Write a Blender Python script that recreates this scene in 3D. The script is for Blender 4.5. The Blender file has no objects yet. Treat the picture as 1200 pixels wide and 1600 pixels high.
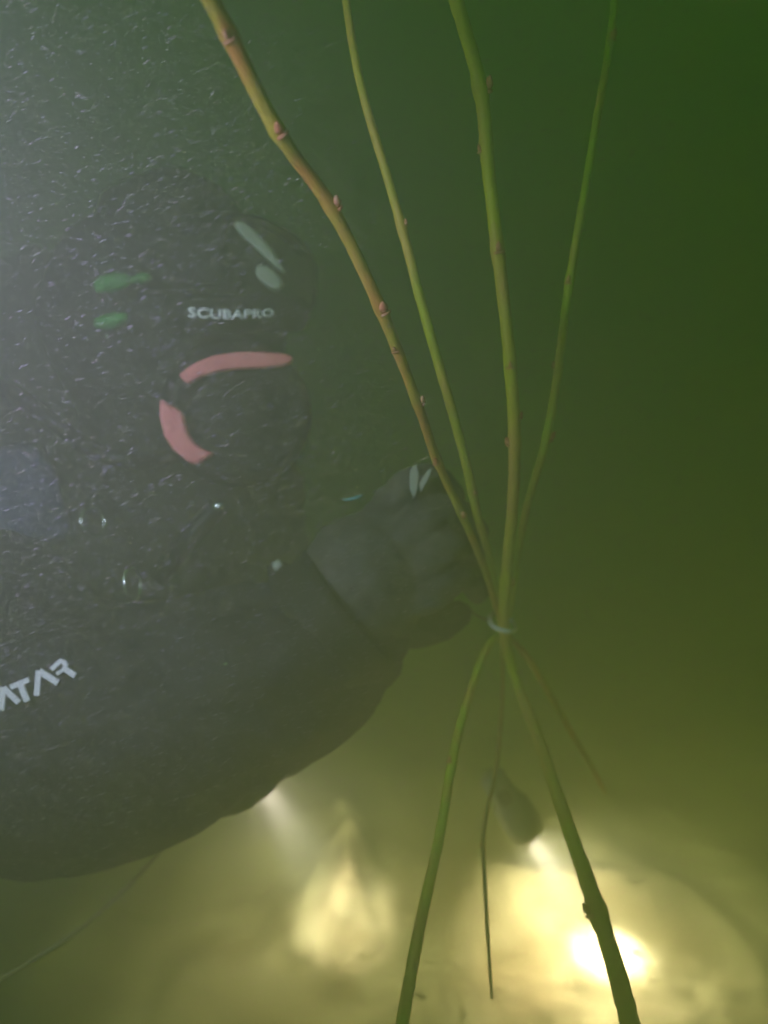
import bpy, bmesh, math, random
from mathutils import Vector, Matrix, noise
R = math.radians
SC = bpy.context.scene
COL = SC.collection
rnd = random.Random(7)

# ------------------------------------------------------------------ camera, sky, sun, lamp, exposure
CAM_Z = 0.75; PITCH = R(-25); FPX = 1386.0     # focal length in photograph pixels (1200 x 1600)
cd = bpy.data.cameras.new('camera'); cam = bpy.data.objects.new('camera', cd); COL.objects.link(cam)
cam.location = (0, 0, CAM_Z); cam.rotation_euler = (R(90) + PITCH, 0, 0)
cd.sensor_fit = 'VERTICAL'; cd.angle_y = 2 * math.atan(800 / FPX)
cd.clip_start = 0.01; cd.clip_end = 100
cd.dof.use_dof = True; cd.dof.focus_distance = 0.48; cd.dof.aperture_fstop = 2.6
SC.camera = cam
CR = cam.rotation_euler.to_matrix()
def P(px, py, d):
    """world point seen at photograph pixel px,py at depth d metres"""
    return Vector(cam.location) + CR @ Vector(((px - 600) / FPX * d, (800 - py) / FPX * d, -d))
def V(x, y, z=0):                      # direction: right, up, towards camera
    return CR @ Vector((x, y, z))

SUN_EL, SUN_AZ = R(62), R(200)
w = bpy.data.worlds.new('World'); SC.world = w; w.use_nodes = True
nt = w.node_tree; bg = nt.nodes['Background']; sky = nt.nodes.new('ShaderNodeTexSky')
sky.sky_type = 'NISHITA'; sky.sun_disc = False; sky.sun_elevation = SUN_EL; sky.sun_rotation = SUN_AZ
nt.links.new(sky.outputs[0], bg.inputs[0]); bg.inputs[1].default_value = 0.038
sd = bpy.data.lights.new('sun', 'SUN'); sd.energy = 1.0; sd.angle = R(12); sd.color = (1, .95, .86)
so = bpy.data.objects.new('sun', sd); COL.objects.link(so)
so.rotation_euler = (R(90) - SUN_EL, 0, R(180) - SUN_AZ)

def spot(name, loc, target, energy, size, blend, color, radius, parent=None):
    l = bpy.data.lights.new(name, 'SPOT'); l.energy = energy; l.spot_size = R(size); l.spot_blend = blend
    l.color = color; l.shadow_soft_size = radius
    o = bpy.data.objects.new(name, l); COL.objects.link(o)
    o.location = loc; o.rotation_euler = (target - loc).to_track_quat('-Z', 'Y').to_euler()
    return o
# the photographer's video light, held out to the left of the camera
LAMP_AT = P(600, 800, .13) + V(-.28, .12, 0)
spot('video_light', P(600, 800, .13) + V(-.28, .12, 0), P(140, 650, .75), 32.0, 102, 1.0, (1.08, .60, 2.9), .02)

SC.view_settings.view_transform = 'Standard'; SC.view_settings.look = 'None'
SC.view_settings.exposure = -0.15; SC.view_settings.gamma = 1.0
SC.render.engine = 'CYCLES'
cy = SC.cycles
cy.use_denoising = True; cy.volume_bounces = 3; cy.max_bounces = 8; cy.diffuse_bounces = 2; cy.glossy_bounces = 2
cy.sample_clamp_indirect = 4; cy.caustics_reflective = False; cy.caustics_refractive = False

# ------------------------------------------------------------------ helpers
def tag(o, label=None, cat=None, group=None, kind=None):
    if label: o['label'] = label
    if cat: o['category'] = cat
    if group: o['group'] = group
    if kind: o['kind'] = kind
    return o
def link(name, me, mat, parent=None, smooth=True):
    o = bpy.data.objects.new(name, me); COL.objects.link(o)
    if mat is not None:
        me.materials.clear(); me.materials.append(mat)
    if smooth: me.polygons.foreach_set('use_smooth', [True] * len(me.polygons))
    if parent: o.parent = parent; o.matrix_parent_inverse = Matrix.Identity(4)
    return o
def empty(name, loc=(0, 0, 0)):
    o = bpy.data.objects.new(name, None); COL.objects.link(o); o.empty_display_size = .05; return o
def bm2(name, bm, mat, parent=None, smooth=True):
    bmesh.ops.recalc_face_normals(bm, faces=bm.faces)
    me = bpy.data.meshes.new(name); bm.to_mesh(me); bm.free()
    return link(name, me, mat, parent, smooth)
def mat(name, c1, c2=None, scale=40, rough=.6, bump=.0, spec=.3, metal=0, detail=4, coat=0, stretch=None, lo=.4, hi=.62):
    m = bpy.data.materials.new(name); m.use_nodes = True; n = m.node_tree; b = n.nodes['Principled BSDF']
    b.inputs['Roughness'].default_value = rough; b.inputs['Specular IOR Level'].default_value = spec
    b.inputs['Metallic'].default_value = metal; b.inputs['Coat Weight'].default_value = coat
    b.inputs['Base Color'].default_value = (*c1, 1)
    if c2 or bump:
        tc = n.nodes.new('ShaderNodeTexCoord'); mp = n.nodes.new('ShaderNodeMapping')
        n.links.new(tc.outputs['Object'], mp.inputs[0])
        if stretch: mp.inputs['Scale'].default_value = stretch
        no = n.nodes.new('ShaderNodeTexNoise'); no.inputs['Scale'].default_value = scale; no.inputs['Detail'].default_value = detail
        n.links.new(mp.outputs[0], no.inputs['Vector'])
        if c2:
            r = n.nodes.new('ShaderNodeValToRGB'); r.color_ramp.elements[0].position = lo; r.color_ramp.elements[1].position = hi
            r.color_ramp.elements[0].color = (*c1, 1); r.color_ramp.elements[1].color = (*c2, 1)
            n.links.new(no.outputs['Fac'], r.inputs[0]); n.links.new(r.outputs[0], b.inputs['Base Color'])
        if bump:
            bp = n.nodes.new('ShaderNodeBump'); bp.inputs['Strength'].default_value = bump; bp.inputs['Distance'].default_value = .004
            n.links.new(no.outputs['Fac'], bp.inputs['Height']); n.links.new(bp.outputs[0], b.inputs['Normal'])
    return m
def emis(name, col, s):
    m = bpy.data.materials.new(name); m.use_nodes = True; b = m.node_tree.nodes['Principled BSDF']
    b.inputs['Base Color'].default_value = (.8, .8, .8, 1)
    b.inputs['Emission Color'].default_value = (*col, 1); b.inputs['Emission Strength'].default_value = s
    return m
def catmull(pts, n):
    """pts: list of tuples (Vector, radius) -> resampled list"""
    out = []
    m = len(pts)
    for i in range(m - 1):
        p0 = pts[max(i - 1, 0)]; p1 = pts[i]; p2 = pts[i + 1]; p3 = pts[min(i + 2, m - 1)]
        for k in range(n):
            t = k / n; t2 = t * t; t3 = t2 * t
            f = lambda a, b, c, d: .5 * ((2 * b) + (c - a) * t + (2 * a - 5 * b + 4 * c - d) * t2 + (3 * b - a - 3 * c + d) * t3)
            out.append((Vector([f(p0[0][j], p1[0][j], p2[0][j], p3[0][j]) for j in range(3)]), p1[1] * (1 - t) + p2[1] * t))
    out.append(pts[-1]); return out
def tube(bm, pts, seg=10, jitter=0, closed=False, cap=True, seed=0, flat=None):
    """sweep a round section along [(Vector, r)]"""
    rings = []; up = Vector((.13, .2, 1)).normalized(); n = len(pts); prev = None
    for i, (p, r) in enumerate(pts):
        a = pts[(i - 1) % n][0] if (closed or i > 0) else p; b = pts[(i + 1) % n][0] if (closed or i < n - 1) else p
        t = (b - a)
        t = t.normalized() if t.length > 1e-9 else Vector((0, 0, 1))
        if prev is None: x = t.cross(up).normalized() if abs(t.dot(up)) < .95 else t.cross(Vector((1, 0, 0))).normalized()
        else: x = (prev - t * prev.dot(t)).normalized()
        prev = x; y = t.cross(x)
        ring = []
        for k in range(seg):
            an = 2 * math.pi * k / seg
            rr = r * (1 + (jitter * noise.noise(p * 180 + Vector((math.cos(an), math.sin(an), seed))) if jitter else 0))
            ring.append(bm.verts.new(p + x * math.cos(an) * rr + y * math.sin(an) * rr * (flat or 1)))
        rings.append(ring)
    for i in range(n if closed else n - 1):
        A, B = rings[i], rings[(i + 1) % n]
        for k in range(seg): bm.faces.new((A[k], A[(k + 1) % seg], B[(k + 1) % seg], B[k]))
    if cap and not closed:
        bm.faces.new(rings[0]); bm.faces.new(rings[-1][::-1])
def blob(bm, c, ax, sub=2, nz=0, nf=30):
    """ellipsoid at c with axis vectors ax=(x,y,z)"""
    r = bmesh.ops.create_icosphere(bm, subdivisions=sub, radius=1)
    for v in r['verts']:
        u = v.co.copy(); k = 1 + (nz * noise.noise(Vector(u) * 2 + c * nf) if nz else 0)
        v.co = c + (ax[0] * u.x + ax[1] * u.y + ax[2] * u.z) * k
    return r['verts']
def lathe(bm, c, axis, prof, seg=28):
    """prof: [(along, radius)]"""
    axis = axis.normalized(); x = axis.orthogonal().normalized(); y = axis.cross(x); rings = []
    for a, r in prof:
        if r < 1e-6: rings.append([bm.verts.new(c + axis * a)]); continue
        rings.append([bm.verts.new(c + axis * a + (x * math.cos(2 * math.pi * k / seg) + y * math.sin(2 * math.pi * k / seg)) * r) for k in range(seg)])
    for A, B in zip(rings, rings[1:]):
        for k in range(seg):
            k2 = (k + 1) % seg
            if len(A) == 1: bm.faces.new((A[0], B[k], B[k2]))
            elif len(B) == 1: bm.faces.new((A[k], B[0], A[k2]))
            else: bm.faces.new((A[k], A[k2], B[k2], B[k]))
def skin(name, joints, edges, material, parent=None, root=0, sub=2, wrinkle=0, wf=25):
    me = bpy.data.meshes.new(name); me.from_pydata([j[0] for j in joints], edges, [])
    o = bpy.data.objects.new(name, me); COL.objects.link(o)
    s = o.modifiers.new('s', 'SKIN')
    for i, j in enumerate(joints):
        r = j[1]; me.skin_vertices[0].data[i].radius = r if isinstance(r, tuple) else (r, r)
        me.skin_vertices[0].data[i].use_root = (i == root)
    s.use_smooth_shade = True
    u = o.modifiers.new('u', 'SUBSURF'); u.levels = sub; u.render_levels = sub
    dg = bpy.context.evaluated_depsgraph_get(); dg.update()
    m2 = bpy.data.meshes.new_from_object(o.evaluated_get(dg)); m2.name = name
    bpy.data.objects.remove(o)
    if wrinkle:
        nn = [v.normal.copy() for v in m2.vertices]
        for v, n_ in zip(m2.vertices, nn):
            c = v.co
            k = noise.fractal(Vector((c.x * wf, c.y * wf, c.z * wf * 2.2)), 1.0, 2.0, 3)
            v.co = c + n_ * wrinkle * k
    return link(name, m2, material, parent)
def ribbon(bm, pix, d, thick, bulge=0.0):
    """closed outline of photograph pixels, built as a solid piece of the given thickness; d may be a function of px,py"""
    D = d if callable(d) else (lambda x, y: d)
    a = [bm.verts.new(P(x, y, D(x, y))) for x, y in pix]; b = [bm.verts.new(P(x, y, D(x, y)) + V(0, 0, -thick)) for x, y in pix]
    bm.faces.new(a); bm.faces.new(b[::-1])
    n = len(pix)
    for i in range(n): bm.faces.new((a[i], b[i], b[(i + 1) % n], a[(i + 1) % n]))

# ------------------------------------------------------------------ materials
M = {}
M['suit'] = mat('suit_fabric', (.014, .013, .018), (.03, .028, .034), 60, .75, .5, .25)
M['glow_blue'] = mat('lavender_glow', (.065, .06, .17), (.10, .09, .25), 50, .7, .3, .25)  # lavender glow of the light, put into the patch's colour
M['rubber'] = mat('black_rubber', (.01, .01, .011), (.018, .018, .02), 90, .65, .2, .25)
M['glove'] = mat('glove_neoprene', (.055, .05, .05), (.095, .09, .085), 70, .7, .5, .3)
M['pink'] = mat('red_plastic', (.9, .29, .29), (.8, .24, .25), 60, .5, 0, .3)
M['white'] = mat('white_print', (.95, .95, .95), None, 40, .4)
M['palegrey'] = mat('pale_grey', (.42, .45, .38), (.5, .52, .45), 60, .4, 0, .5)  # also colours the painted lens glints on the mask
M['chrome'] = mat('steel', (.75, .76, .78), None, 40, .22, 0, .5, 1)
M['green'] = mat('green_plastic', (.05, .22, .05), (.08, .3, .08), 60, .5)
M['alu'] = mat('torch_metal', (.28, .28, .27), (.34, .34, .33), 60, .45, 0, .5, .2)
M['hose'] = mat('hose_rubber', (.012, .012, .013), None, 40, .5)
M['cord'] = mat('pale_cord', (.45, .40, .25), (.36, .3, .18), 300, .8)
M['tie'] = mat('white_tie', (.95, .95, .92), None, 40, .35, 0, .5)
M['teal'] = mat('teal_fibre', (.1, .45, .5), None)
M['silt'] = mat('silt', (.22, .16, .085), (.46, .37, .22), 14, .95, .6, .1, detail=10, lo=.35, hi=.68)
M['stone'] = mat('pale_stone', (.28, .23, .14), (.46, .38, .25), 22, .9, .6, .2, detail=8)
M['litter'] = mat('leaf_litter', (.10, .065, .03), (.22, .16, .08), 60, .9)
M['speck'] = mat('speck', (.66, .64, .61), (.56, .42, .3), 37, .8, lo=.45, hi=.7)
BARK = {
 'a': mat('bark_brown', (.66, .36, .07), (.52, .48, .05), 55, .55, .5, .4, stretch=(1, 1, .5), lo=.42, hi=.6),
 'b': mat('bark_green', (.46, .58, .03), (.66, .52, .08), 45, .55, .3, .4, stretch=(1, 1, .4)),
 'c': mat('bark_olive', (.58, .64, .02), (.72, .50, .10), 40, .55, .4, .4, stretch=(1, 1, .4)),
 'd': mat('bark_lime', (.52, .68, .02), (.70, .50, .08), 45, .55, .3, .4, stretch=(1, 1, .4)),
}
n_ = BARK['b'].node_tree; bs = n_.nodes['Principled BSDF']; tcn = n_.nodes.new('ShaderNodeTexCoord'); sx_ = n_.nodes.new('ShaderNodeSeparateXYZ')
n_.links.new(tcn.outputs['Object'], sx_.inputs[0]); mr = n_.nodes.new('ShaderNodeMapRange'); zt = P(785, 1060, .66).z
mr.inputs['From Min'].default_value = zt - .05; mr.inputs['From Max'].default_value = zt + .03
n_.links.new(sx_.outputs['Z'], mr.inputs['Value']); mx = n_.nodes.new('ShaderNodeMixRGB'); src = bs.inputs['Base Color'].links[0].from_socket
mx.inputs[1].default_value = (.62, .45, .22, 1); n_.links.new(mr.outputs[0], mx.inputs[0]); n_.links.new(src, mx.inputs[2]); n_.links.new(mx.outputs[0], bs.inputs['Base Color'])
M['bud'] = mat('bud_scale', (.75, .28, .12), (.85, .5, .25), 180, .6, .3)

# ------------------------------------------------------------------ lake bed
def bed_h(x, y):
    v = Vector((x, y, 0))
    rx, ry = x + .035, y - .70       # a narrow ragged ridge of silt
    e = (rx + .014 * noise.noise(v * 30)) / .024; r_ = math.exp(-e * e * (2.5 if e > 0 else .6) - (ry / .085) ** 4)
    return .038 * r_ * (1 + .5 * noise.noise(v * 45)) + .02 * math.exp(-((x - .22) / .1) ** 2 - ((y - .66) / .03) ** 2) + .035 * noise.fractal(v * 2.2, 1, 2, 3) + .012 * noise.fractal(v * 11, 1, 2, 4) + .004 * noise.fractal(v * 60, 1, 2, 2)
bm = bmesh.new(); N = 280; L = 3.9
def wv(i): s = i / N * 2 - 1; return (.18 * s + .82 * s ** 3) * L
rows = []
for j in range(N + 1):
    y = wv(j) + .55 if abs(wv(j) + .55) <= L else math.copysign(L, wv(j))
    rows.append([bm.verts.new((wv(i) + 0, y, bed_h(wv(i), y))) for i in range(N + 1)])
for j in range(N):
    for i in range(N):
        if (rows[j][i].co - rows[j + 1][i].co).length > 1e-7:
            bm.faces.new((rows[j][i], rows[j][i + 1], rows[j + 1][i + 1], rows[j + 1][i]))
ground = bm2('lake_bed', bm, M['silt']); tag(ground, kind='structure')
def bed_at(px, py):
    o = Vector(cam.location); d = (P(px, py, 1) - o).normalized(); t = .3
    while t < 6:
        p = o + d * t
        if p.z <= bed_h(p.x, p.y): return p
        t += .004
    return p

# ------------------------------------------------------------------ tied stems
def stem(key, ctrl, label, buds, seed):
    pts = catmull([(P(x, y, d), wd * .00045) for x, y, d, wd in ctrl], 14)
    pts = [(p + Vector((noise.noise(p * 9 + Vector((seed, 0, 0))), noise.noise(p * 9 + Vector((0, seed, 3))), 0)) * .0006, r) for p, r in pts]
    nodes = [P(bx, by, 1) for bx, by, *_ in buds]
    bm = bmesh.new(); o3 = Vector(cam.location)
    # stems swell slightly at each node
    info = []
    for (bx, by, side, sz) in buds:
        dirn = (P(bx, by, 1) - o3).normalized()
        i = min(range(len(pts)), key=lambda k: ((pts[k][0] - o3) - dirn * (pts[k][0] - o3).dot(dirn)).length)
        info.append((i, side, sz))
    fine = []
    for k, (p, r) in enumerate(pts):
        s = 1.0
        for i, side, sz in info: s += .17 * sz * math.exp(-((pts[i][0] - p).length / .006) ** 2)
        fine.append((p, r * s))
    tube(bm, fine, 14, .10, seed=seed)
    st = bm2('stem', bm, BARK[key]); tag(st, label, 'stem', 'stems tied in a bundle')
    for i, side, sz in info:
        p, r = pts[i]; t = (pts[min(i + 1, len(pts) - 1)][0] - pts[max(i - 1, 0)][0]).normalized()
        if t.z < 0: t = -t
        out = V(side, .1, .75 if abs(side) < .6 else .3); out = (out - t * out.dot(t)).normalized()
        b = bmesh.new(); x = t.cross(out).normalized()
        c = p + out * r * .95
        # leaf scar ledge, then a pointed scale leaning up the stem
        tube(b, [(c - t * .0015 * sz + x * r * .8 * math.cos(a) * .9 + out * (.0006 + .0009 * sz * math.sin(a)), .0008 * sz) for a in [q * math.pi / 8 for q in range(9)]], 6)
        tip = t * .0042 * sz + out * .0022 * sz
        tube(b, [(c, .0016 * sz), (c + tip * .35 + out * .0004, .0019 * sz), (c + tip * .75, .0011 * sz), (c + tip, .0003)], 8, .2, seed=i)
        bm2('bud', b, M['bud'], st)
    return st

stem('a', [(285, -70, .34, 8.4), (330, 0, .36, 8.2), (432, 203, .40, 7.6), (517, 325, .43, 7.2), (595, 483, .46, 6.8), (655, 636, .50, 6.2), (682, 715, .53, 6), (720, 800, .57, 5.8),
           (757, 888, .62, 5.6), (787, 980, .66, 5.4), (825, 1030, .66, 5.8), (870, 1105, .66, 5.8), (925, 1200, .67, 5.4), (945, 1238, .69, 4.0)],
     'thick brown barked stem slanting in from the upper left, nearest the diver', [(352, 48, -.2, .9), (432, 203, .0, 1.3), (517, 322, 1, 1.1), (595, 484, .2, 1.3), (613, 540, -.3, .6), (655, 630, .8, .9), (682, 716, -.2, 1.0), (720, 800, .1, .9)], 1)
stem('b', [(532, -80, .50, 4.8), (541, 0, .50, 5), (565, 140, .50, 5.4), (620, 330, .51, 6), (655, 460, .52, 6.6), (690, 585, .54, 6.6), (722, 700, .57, 6.6), (745, 800, .60, 6.4),
           (766, 880, .64, 5.8), (783, 980, .665, 5), (785, 1080, .66, 4.2), (775, 1200, .64, 3.6), (757, 1290, .62, 3.5), (757, 1370, .60, 3.3), (764, 1500, .59, 2.8), (768, 1560, .58, 2.2)],
     'slim green stem second from the left at the top, thin and pale below the tie', [(629, 352, .6, .6), (735, 765, .2, .6), (758, 1325, -.5, .7)], 2)
stem('c', [(690, -90, .47, 9.2), (712, 0, .48, 9), (750, 140, .50, 8.8), (763, 270, .51, 8.6), (777, 390, .52, 8.4), (797, 570, .54, 8.4), (804, 690, .56, 8.4), (800, 800, .59, 8.6),
           (792, 890, .62, 9), (788, 980, .64, 9.2), (806, 1060, .65, 8.2), (845, 1165, .63, 9), (880, 1270, .60, 10.4), (915, 1370, .58, 12), (935, 1430, .57, 12.6), (958, 1500, .56, 13.2), (985, 1600, .55, 14.4), (1004, 1680, .54, 14.8)],
     'thickest olive green stem, straight above the tie and running to the lower right', [(752, 135, .8, 1.4), (776, 388, .0, 1.1), (746, 240, -.9, .7), (797, 572, -.1, .7), (793, 690, -1, 1.0), (815, 650, 1, .7), (812, 910, 1, .9), (918, 1425, -1, 1.5)], 3)
stem('d', [(962, -80, .57, 5), (956, 40, .57, 5.2), (930, 200, .57, 5.6), (890, 440, .57, 6.2), (871, 580, .60, 6.2), (852, 690, .61, 6), (824, 790, .63, 6),
           (806, 880, .65, 6.2), (789, 980, .66, 6.6), (757, 1020, .64, 6.2), (716, 1150, .60, 6.6), (688, 1300, .57, 7.2), (655, 1450, .54, 8.2), (630, 1590, .52, 9), (618, 1680, .51, 9.4)],
     'lime green stem leaning from the upper right to the lower left', [(955, 64, .3, 1.1), (889, 443, -.3, .9), (873, 575, -.8, .8), (857, 685, .9, 1.2), (707, 1190, -.5, .8)], 4)
# the tie round the crossing
tie = empty('cable_tie'); tag(tie, 'thin white tie looped round the crossing of the stems', 'cable tie')
bm = bmesh.new(); c = P(785, 973, .650); pts = []
for k in range(32):
    a = 2 * math.pi * k / 32
    pts.append((c + V(1, .0, 0) * math.cos(a) * .0090 + (V(0, 0, 1) * .0175 + V(0, -.0045, 0)) * math.sin(a) + V(0, -.0008, 0) * math.cos(2 * a) + V(0, -.0014, 0) * math.cos(a), .0018))
tube(bm, pts, 8, closed=True); bm2('loop', bm, M['tie'], tie)
bm = bmesh.new(); tube(bm, catmull([(c + V(-.0105, .002, 0), .0009), (c + V(-.018, .005, .001), .0007), (c + V(-.024, .010, .001), .0005)], 5), 6); bm2('tail', bm, M['cord'], tie)

# ------------------------------------------------------------------ diver
def fuse(name, chains, blobs, voxel, material, parent=None, wrinkle=0, wf=20, smooth=6, sq=1.0):
    """one continuous surface grown over tapered limbs: chains of (px, py, depth, radius), blobs of (centre, axes)"""
    bm = bmesh.new()
    for ch in chains:
        pts = catmull([(P(x, y, d), r) for x, y, d, r in ch], 8)
        tube(bm, pts, 20)
        for p, r in (pts[0], pts[-1]): blob(bm, p, (Vector((r, 0, 0)), Vector((0, r, 0)), Vector((0, 0, r))), 3)
    for c_, ax in blobs: blob(bm, c_, ax, 3)
    bmesh.ops.recalc_face_normals(bm, faces=bm.faces)
    me = bpy.data.meshes.new(name); bm.to_mesh(me); bm.free()
    o = bpy.data.objects.new(name, me); COL.objects.link(o)
    r_ = o.modifiers.new('r', 'REMESH'); r_.mode = 'VOXEL'; r_.voxel_size = voxel
    sm = o.modifiers.new('s', 'SMOOTH'); sm.iterations = smooth; sm.factor = .5
    dg = bpy.context.evaluated_depsgraph_get(); dg.update()
    m2 = bpy.data.meshes.new_from_object(o.evaluated_get(dg)); m2.name = name
    bpy.data.objects.remove(o)
    if wrinkle:
        nn = [v.normal.copy() for v in m2.vertices]
        for v, n_ in zip(m2.vertices, nn):
            c_ = v.co; k = noise.fractal(Vector((c_.x * wf, c_.y * wf, c_.z * wf * 2)) + Vector((3, 1, 2)), 1, 2, 3)
            v.co = c_ + n_ * wrinkle * (k - .6 * abs(k))
    return link(name, m2, material, parent)
BODY = [
 [(-520, 960, 1.02, .15), (-160, 900, .95, .16), (80, 880, .90, .16), (300, 880, .88, .12)],
 [(300, 880, .86, .11), (305, 760, .81, .10), (285, 620, .79, .09), (265, 500, .79, .112), (262, 430, .795, .10), (262, 400, .80, .078)],
 [(290, 600, .775, .07), (350, 610, .755, .055)],
 [(60, 900, .88, .12), (-40, 1010, .75, .105), (70, 1135, .68, .112), (270, 1115, .64, .084), (430, 1035, .63, .066), (535, 960, .645, .046)],
 [(560, 1010, .655, .040), (505, 1070, .65, .040), (440, 1115, .65, .042), (350, 1180, .65, .045)],
 [(260, 900, .93, .10), (230, 1000, .97, .075), (200, 1090, .93, .065), (320, 1125, .80, .042)],
 [(-520, 960, 1.05, .13), (-760, 930, 1.16, .10), (-1150, 1010, 1.28, .075), (-1550, 900, 1.42, .06), (-1850, 860, 1.50, .045)],
 [(-520, 980, 1.0, .13), (-800, 1070, 1.00, .10), (-1200, 1150, 1.05, .075), (-1600, 1060, 1.10, .06), (-1900, 1020, 1.15, .045)],
]
person = fuse('person', BODY, [], .008, M['suit'], None, .009, 14)
tag(person, 'diver in a black drysuit, hood and mask reaching out to grip the tied stems', 'person')

# gloves: near hand gripping the bundle
HAND = [
 [(528, 945, .64, .042), (572, 905, .64, .050), (610, 878, .645, .042)],
 [(580, 850, .64, .022), (596, 805, .632, .0135), (634, 762, .622, .0128), (676, 750, .632, .0118), (708, 776, .662, .010)],
 [(605, 870, .635, .022), (632, 842, .622, .0138), (674, 806, .612, .013), (716, 802, .630, .0118), (743, 832, .665, .010)],
 [(615, 890, .635, .022), (652, 890, .62, .0135), (692, 860, .61, .0128), (728, 853, .632, .0115), (750, 882, .668, .0098)],
 [(612, 915, .64, .022), (655, 935, .622, .0128), (696, 914, .616, .012), (728, 902, .637, .0105), (748, 926, .665, .009)],
 [(570, 945, .65, .026), (620, 978, .66, .0165), (674, 978, .672, .0145), (716, 960, .686, .0115)],
]
glove = fuse('glove', HAND, [], .0022, M['glove'], person, .0025, 38, 3)
bm = bmesh.new(); lathe(bm, P(520, 966, .63), P(560, 935, .63) - P(520, 966, .63), [(-.02, .045), (-.018, .05), (-.006, .052), (.0, .049), (.008, .051), (.014, .05), (.016, .044)], 30)
bm2('cuff', bm, M['rubber'], person)
for pix in ([(640, 735), (650, 725), (654, 740), (652, 765), (646, 778), (640, 765)], [(655, 755), (668, 735), (675, 732), (668, 750), (657, 770)]):
    bm = bmesh.new(); ribbon(bm, pix, .606, .0015); o = bm2('reflective_tab', bm, M['palegrey'], glove, False)
# far glove holding the torch
fuse('glove', [[(315, 1120, .80, .036), (350, 1140, .765, .034)],
 [(345, 1120, .76, .02), (385, 1108, .735, .0115), (408, 1130, .735, .011), (400, 1150, .75, .009)], [(350, 1130, .75, .02), (382, 1134, .722, .012), (404, 1155, .726, .011), (396, 1172, .745, .009)],
 [(350, 1145, .75, .02), (374, 1160, .72, .0115), (395, 1180, .725, .0105), (388, 1194, .745, .009)], [(345, 1155, .75, .018), (362, 1180, .728, .0105), (380, 1198, .732, .010), (376, 1206, .745, .008)],
 [(335, 1125, .78, .02), (368, 1135, .79, .013), (395, 1155, .785, .012), (405, 1170, .77, .010)]], [], .003, M['glove'], person, .002, 38, 3)

# hood seam/neck seal and mask
face = V(.86, -.02, .5).normalized()       # the way the diver faces
mask = bmesh.new(); mc = P(385, 425, .735)
side = V(-.5, 0, .86).normalized(); upv = V(0, 1, 0)
def oval(bm, c, fwd, rx, ry, prof, n=28):
    """rounded-rectangle rings about fwd; prof [(offset, scale)]"""
    rings = []
    s = fwd.cross(upv).normalized(); u = s.cross(fwd).normalized()
    for off, sc in prof:
        ring = []
        for k in range(n):
            a = 2 * math.pi * k / n; ca, sa = math.cos(a), math.sin(a)
            q = (abs(ca) ** 3 + abs(sa) ** 3) ** (-1 / 3)
            ring.append(bm.verts.new(c + fwd * off + s * ca * q * rx * sc + u * sa * q * ry * sc))
        rings.append(ring)
    for A, B in zip(rings, rings[1:]):
        for k in range(n): bm.faces.new((A[k], A[(k + 1) % n], B[(k + 1) % n], B[k]))
    return rings
oval(mask, mc, face, .070, .040, [(-.02, 1.05), (.0, 1.03), (.018, .98), (.026, .93), (.026, .84), (.018, .82)])
mk = bm2('mask', mask, M['rubber'], person)
bm = bmesh.new(); rr = oval(bm, mc, face, .070, .040, [(.019, .84), (.021, .84)]); bm.faces.new(rr[-1]); bm.faces.new(rr[0][::-1])
lens = mat('lens', (.02, .03, .025), None, 40, .08, 0, .6); bm2('lens', bm, lens, mk, False)
# lens highlights put in as solid pale strips
def leafshape(x0, y0, x1, y1, w0, w1, n=9, bend=0):
    up, dn = [], []
    dx, dy = x1 - x0, y1 - y0; l = math.hypot(dx, dy); nx, ny = -dy / l, dx / l
    for i in range(n):
        t = i / (n - 1); wd = (w0 * (1 - t) + w1 * t) * math.sqrt(max(0, 1 - (2 * t - 1) ** 4))
        bx = bend * math.sin(math.pi * t)
        up.append((x0 + dx * t + nx * (wd / 2 + bx), y0 + dy * t + ny * (wd / 2 + bx))); dn.append((x0 + dx * t - nx * (wd / 2 - bx), y0 + dy * t - ny * (wd / 2 - bx)))
    return up + dn[1:-1][::-1]
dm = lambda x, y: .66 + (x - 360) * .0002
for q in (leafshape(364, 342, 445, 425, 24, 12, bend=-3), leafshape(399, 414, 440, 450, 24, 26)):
    bm = bmesh.new(); ribbon(bm, q, dm, .012); o = bm2('lens_glint', bm, M['palegrey'], mk, False)
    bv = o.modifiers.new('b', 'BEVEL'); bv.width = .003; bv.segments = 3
# strap round the hood and its green clips
bm = bmesh.new(); hc = P(285, 450, .79)
for k in range(0, 1): tube(bm, catmull([(P(372, 440, .69), .007), (P(300, 450, .675), .008), (P(215, 452, .69), .008), (P(160, 455, .74), .008), (P(110, 450, .80), .008)], 6), 10, flat=.35)
bm2('strap', bm, M['rubber'], mk)
for (x, y, wd, hg) in ((176, 441, 30, 15), (222, 435, 17, 8), (174, 501, 27, 12)):
    bm = bmesh.new(); s_ = .655 / FPX
    blob(bm, P(x, y, .655), (V(.97, .2, 0) * wd * s_, V(-.2, .97, 0) * hg * s_, V(0, 0, 1) * .006), 3, .25)
    bm2('strap_clip', bm, M['green'], mk)

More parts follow.
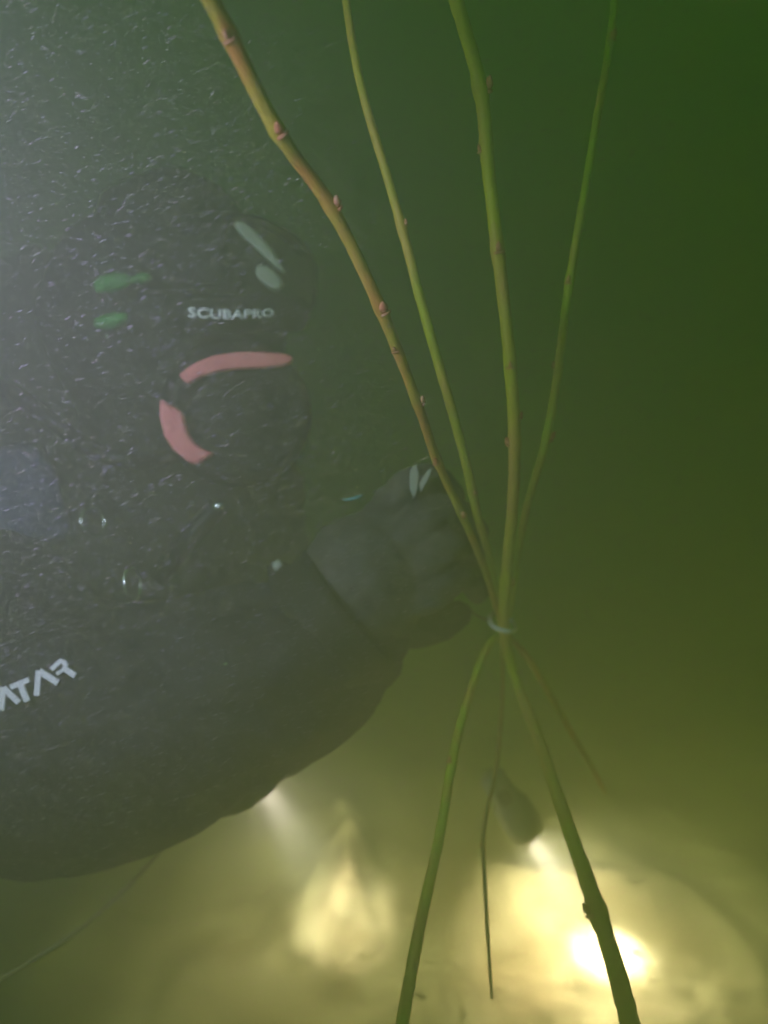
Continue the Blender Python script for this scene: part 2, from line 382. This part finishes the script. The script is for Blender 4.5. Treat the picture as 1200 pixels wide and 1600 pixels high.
# regulator second stage in the mouth
rc = P(372, 643, .655); rax = V(.30, .05, .95).normalized()
bm = bmesh.new()
lathe(bm, rc, rax, [(-.06, .0), (-.06, .022), (-.045, .030), (-.038, .046), (-.02, .054), (-.002, .056), (.006, .052), (.009, .044), (.006, .040), (.012, .030), (.015, .012), (.0155, 0)], 40)
reg = bm2('regulator', bm, M['rubber'], person)
def arc_band(pts_out, pts_in): return pts_out + pts_in[::-1]
dr = lambda x, y: .636 + (x - 372) * .000115
seg1 = arc_band([(278, 585), (300, 568), (330, 555), (370, 549), (410, 549), (445, 552), (458, 557)], [(292, 600), (312, 588), (340, 579), (375, 575), (410, 574), (440, 571), (456, 565)])
seg2 = arc_band([(248, 621), (248, 650), (255, 680), (270, 703), (290, 720), (305, 727)], [(286, 645), (288, 660), (294, 678), (303, 692), (318, 702), (335, 708)])
for sg in (seg1, seg2):
    bm = bmesh.new(); ribbon(bm, sg, dr, .010); o = bm2('rim_band', bm, M['pink'], reg, False)
    bv = o.modifiers.new('b', 'BEVEL'); bv.width = .003; bv.segments = 3; bv.limit_method = 'ANGLE'
# housing lip above, carrying the printed word
bm = bmesh.new(); arc = [P(265 + 20 * k, 490 - 0 * k, .668 + .0004 * (k - 3) ** 2 + .004 * k * .4) for k in range(11)]
tube(bm, [(p, .018) for p in arc], 12, flat=.8); bm2('housing', bm, M['rubber'], reg)
def text_mesh(s, size):
    cu = bpy.data.curves.new('t', 'FONT'); cu.body = s; cu.size = size; cu.offset = size * .03; cu.space_character = 1.06
    o = bpy.data.objects.new('t', cu); COL.objects.link(o)
    dg = bpy.context.evaluated_depsgraph_get(); dg.update(); me = bpy.data.meshes.new_from_object(o.evaluated_get(dg)); bpy.data.objects.remove(o)
    return me
me = text_mesh('SCUBAPRO', 1.0); xs = [v.co.x for v in me.vertices]; ys = [v.co.y for v in me.vertices]
x0, x1, y0, y1 = min(xs), max(xs), min(ys), max(ys)
for v in me.vertices:
    u = (v.co.x - x0) / (x1 - x0); t = (v.co.y - y0) / (y1 - y0)
    px = 294 + 134 * (u * 1.10 - .10 * u * u); h = 17 - 4 * u
    v.co = P(px, 496 - h * t - 1.5 * u + 3 * math.sin(u * 3.1), .640 + .020 * u * u)
bmt = bmesh.new(); bmt.from_mesh(me); ext = bmesh.ops.extrude_face_region(bmt, geom=bmt.faces[:])
for v in [g for g in ext['geom'] if isinstance(g, bmesh.types.BMVert)]: v.co += V(0, 0, -.0012)
bm2('lettering', bmt, M['white'], reg, False)
# hoses
bm = bmesh.new(); tube(bm, catmull([(P(300, 700, .70), .006), (P(230, 720, .66), .0065), (P(140, 700, .66), .0065), (P(30, 620, .72), .0065), (P(-90, 560, .82), .0065)], 8), 12); bm2('hose', bm, M['hose'], reg)

# suit lettering on the upper arm: white strokes
def stroke(bm, p, q, wd, d, end=0):
    dx, dy = q[0] - p[0], q[1] - p[1]; l = math.hypot(dx, dy); nx, ny = -dy / l * wd / 2, dx / l * wd / 2
    ribbon(bm, [(p[0] + nx, p[1] + ny), (q[0] + nx, q[1] + ny), (q[0] - nx, q[1] - ny), (p[0] - nx, p[1] - ny)], d, .0015)
AD = .568
def letter(strokes):
    bm = bmesh.new()
    for i, (p, q, wd) in enumerate(strokes): stroke(bm, p, q, wd, AD + .00025 * i)
    return bm
letters = [
 [((-58, 1098), (-60, 1137), 8), ((-57, 1098), (-32, 1124), 9)],
 [((-48, 1097), (-22, 1118), 8), ((-20, 1084), (-22, 1118), 8)],
 [((4, 1074), (2, 1110), 9), ((5, 1075), (29, 1098), 9)],
 [((16, 1074), (45, 1062), 8), ((31, 1069), (42, 1096), 10)],
 [((60, 1048), (57, 1087), 9), ((61, 1049), (90, 1067), 10)],
 [((80, 1046), (94, 1033), 7), ((92, 1032), (103, 1037), 7), ((103, 1036), (100, 1047), 7), ((102, 1045), (88, 1053), 5), ((98, 1043), (117, 1056), 9)],
]
for st_ in letters: bm2('lettering', letter(st_), M['white'], person, False)

# lavender glow coloured in as a blue patch, buoyancy wing and cylinder on the back
bm = bmesh.new(); blob(bm, P(-10, 830, .76), (V(1, .2, 0) * .065, V(-.2, 1, 0) * .07, V(0, 0, 1) * .03), 4, .25, 8); bm2('glow_patch', bm, M['glow_blue'], person)
bm = bmesh.new(); blob(bm, P(-130, 600, 1.0), (V(1, .08, 0) * .28, V(-.08, 1, 0) * .15, V(0, 0, 1) * .13), 4, .25, 5); bm2('buoyancy_wing', bm, M['suit'], person)
bm = bmesh.new(); lathe(bm, P(110, 480, .98), P(-600, 560, 1.12) - P(110, 480, .98), [(-.05, 0), (-.05, .014), (-.02, .016), (0, .03), (.03, .07), (.08, .085), (.5, .085), (.53, .06), (.54, 0)], 32)
bm2('air_cylinder', bm, M['alu'], person)
# harness hardware
def ring_part(name, px, py, d, r, t, m, ax, arc_=1.0, start=0):
    bm = bmesh.new(); n = V(*ax).normalized(); x = n.orthogonal().normalized(); y = n.cross(x)
    k = 24; pts = [(P(px, py, d) + (x * math.cos(2 * math.pi * (start + arc_ * i / k)) + y * math.sin(2 * math.pi * (start + arc_ * i / k))) * r, t) for i in range(k)]
    tube(bm, pts, 8, closed=arc_ == 1.0); return bm2(name, bm, m, person)
ring_part('d_ring', 207, 912, .60, .011, .0012, M['chrome'], (.96, .1, .22))
ring_part('d_ring', 145, 815, .66, .011, .0011, M['chrome'], (.9, .2, .5))
for (x, y, rx, ry, nm) in ((341, 791, 11, 8, 'snap_bolt'), (434, 884, 9, 10, 'valve_button'), (353, 1037, 5, 3.5, 'rivet'), (47, 1302, 5, 3, 'rivet'), (168, 526, 3, 5, 'rivet'), (300, 786, 4, 3, 'rivet')):
    bm = bmesh.new(); d_ = {341: .65, 434: .63, 353: .55, 47: .60, 168: .64, 300: .66}[x]; s_ = d_ / FPX
    blob(bm, P(x, y, d_), (V(.95, .2, 0) * rx * s_, V(-.2, .95, 0) * ry * s_, V(0, 0, 1) * .003), 2)
    bm2(nm, bm, M['palegrey'] if x == 434 else M['chrome'], person)
for a_, b_, nm in (((341, 791, .66), (250, 900, .68), 'shoulder_strap'), ((434, 884, .645), (450, 990, .64), 'inflator_hose')):
    bm = bmesh.new(); p, q = P(*a_), P(*b_); tube(bm, catmull([(p, .008), ((p + q) / 2 + V(0, 0, .01), .008), (q, .008)], 6), 10, .1); bm2(nm, bm, M['hose'], person)
# fins
for (x, y, d) in ((-1900, 860, 1.52), (-1950, 1020, 1.17)):
    bm = bmesh.new(); p = P(x, y, d)
    lay = [(0, .045, .03), (.10, .05, .025), (.2, .08, .008), (.42, .11, .004), (.52, .10, .003)]
    prev = None
    for a, ww, tt in lay:
        c_ = p + V(-a, .05 * a, 0); ring = [bm.verts.new(c_ + V(0, tt * u, ww * v)) for u, v in ((1, 1), (1, -1), (-1, -1), (-1, 1))]
        if prev:
            for k in range(4): bm.faces.new((prev[k], prev[(k + 1) % 4], ring[(k + 1) % 4], ring[k]))
        else: bm.faces.new(ring)
        prev = ring
    bm.faces.new(prev[::-1]); bm2('fin', bm, M['rubber'], person)

# ------------------------------------------------------------------ torches
LENS = emis('torch_lens', (.9, .95, 1), 2.0)
def torch(px, py, d, tx, ty, label, e1, e2, k=1.0):
    tgt = bed_at(tx, ty); face_ = P(px, py, d); ax = (tgt - face_).normalized()
    root = empty('dive_torch'); tag(root, label, 'torch', 'torches lighting the lake bed')
    bm = bmesh.new()   # head forward, slimmer grip behind
    lathe(bm, face_, ax, [(.004, .0225), (.004, .0255), (-.006, .027), (-.03, .027), (-.034, .0245), (-.038, .027), (-.042, .0245), (-.046, .026), (-.055, .018), (-.09, .0195), (-.10, .0195), (-.108, .012), (-.109, 0)], 32)
    for v in bm.verts: v.co = face_ + (v.co - face_) * k
    bm2('body', bm, M['alu'], root)
    bm = bmesh.new(); lathe(bm, face_, ax, [(-.004, 0), (-.004, .0205), (.001, .0205), (.002, .019), (.002, 0)], 28)
    for v in bm.verts: v.co = face_ + (v.co - face_) * k
    bm2('lens', bm, LENS, root)
    sx = ax.cross(V(0, 0, 1)).normalized()
    if k == 1.0: bm = bmesh.new(); tube(bm, [(face_ - ax * (.105 * k + .008) + sx * .009 * math.cos(a) - ax * .009 * math.sin(a), .0015) for a in [q * math.pi / 6 for q in range(12)]], 6, closed=True); bm2('lanyard_loop', bm, M['hose'], root)
    bm = bmesh.new(); blob(bm, face_ - ax * .07 * k + V(0, .0, .018 * k), (ax * .009, ax.cross(V(0, 0, 1)).normalized() * .006, V(0, 0, 1) * .003), 2); bm2('switch', bm, M['rubber'], root)
    spot('torch_spill', face_ + ax * .006, tgt, e1, 135, 1.0, (1.05, .54, 1.15), .02)
    spot('torch_hot_spot', face_ + ax * .006, tgt, e2, 28, 1.0, (1.12, .58, 1.6), .008)
    return root
torch(396, 1203, .71, 532, 1425, 'dark torch in the diver\'s hand under the forearm, beam on the left bright patch', 20, 85)
torch(822, 1296, .79, 948, 1490, 'dark torch behind the stems, beam on the right bright patch of lake bed', 36, 130, .62)

bm = bmesh.new()
for k in range(260):
    x = rnd.gauss(.05, .5); y = rnd.uniform(.3, 1.8); z = bed_h(x, y) + .002
    a = rnd.uniform(0, 6.28); l = rnd.uniform(.003, .009); wd = l * rnd.uniform(.12, .5)
    u = Vector((math.cos(a), math.sin(a), rnd.uniform(-.3, .3))); v = Vector((-math.sin(a), math.cos(a), rnd.uniform(-.3, .3)))
    c_ = Vector((x, y, z)); vs = [bm.verts.new(c_ + u * l), bm.verts.new(c_ + v * wd + Vector((0, 0, .002))), bm.verts.new(c_ - u * l), bm.verts.new(c_ - v * wd)]
    bm.faces.new(vs)
o = bm2('leaf_litter', bm, M['litter'], None, False); tag(o, kind='stuff', cat='leaf litter', label='scraps of dead leaf and twig scattered over the silt')

# cord at the lower left
bm = bmesh.new(); tube(bm, catmull([(P(-120, 1600, .58), .0016), (P(0, 1530, .60), .0016), (P(120, 1455, .62), .0016), (P(200, 1385, .64), .0016), (P(262, 1318, .66), .0016)], 8), 8, .2)
o = bm2('cord', bm, M['cord']); tag(o, 'thin pale cord trailing below the diver at the lower left', 'cord')
bm = bmesh.new(); tube(bm, catmull([(P(535, 781, .6), .0003), (P(548, 780, .6), .0009), (P(558, 777, .6), .0009), (P(567, 773, .6), .0003)], 4), 6)
o = bm2('fibre', bm, M['teal']); tag(o, 'tiny teal fibre drifting above the glove', 'fibre')

# ------------------------------------------------------------------ suspended particles
bm = bmesh.new()
def fleck(p, l, t, ang, tilt):
    u = V(math.cos(ang), math.sin(ang), tilt).normalized(); v = V(-math.sin(ang), math.cos(ang), 0); n = u.cross(v)
    a = bm.verts.new(p + u * l); b = bm.verts.new(p - u * l)
    q = [bm.verts.new(p + v * t), bm.verts.new(p + n * t), bm.verts.new(p - v * t), bm.verts.new(p - n * t)]
    for i in range(4): bm.faces.new((a, q[i], q[(i + 1) % 4])); bm.faces.new((b, q[(i + 1) % 4], q[i]))
for k in range(60000):
    d = .28 + .40 * rnd.random(); hx = .5 * d; hy = .62 * d
    p = P(600, 800, d) + V(rnd.uniform(-hx, hx), rnd.uniform(-hy, hy), 0)
    if (p - LAMP_AT).length < .30: continue
    s = rnd.random() ** 3
    fleck(p, (.0005 + .0019 * s) * (.5 + d), .00005 + .00008 * s, R(24) + rnd.gauss(0, .12), rnd.gauss(0, .25))
o = bm2('suspended_silt', bm, M['speck'], None, False); tag(o, kind='stuff', cat='silt', label='fine flecks of silt drifting in the murky water')

# ------------------------------------------------------------------ murky water
bm = bmesh.new(); bmesh.ops.create_cube(bm, size=1)
for v in bm.verts: v.co = Vector((v.co.x * 8, v.co.y * 8, -1.0 if v.co.z < 0 else 2.2))
hz = bpy.data.materials.new('murky_water'); hz.use_nodes = True; n = hz.node_tree
for nd in list(n.nodes): n.nodes.remove(nd)
out = n.nodes.new('ShaderNodeOutputMaterial'); pv = n.nodes.new('ShaderNodeVolumePrincipled')
pv.inputs['Color'].default_value = (.56, .58, .42, 1)
pv.inputs['Density'].default_value = 2.7
pv.inputs['Anisotropy'].default_value = .5
pv.inputs['Absorption Color'].default_value = (.14, .88, .0, 1)
n.links.new(pv.outputs[0], out.inputs['Volume'])
haze = bm2('haze', bm, hz, None, False); tag(haze, kind='stuff')
haze.display_type = 'WIRE'
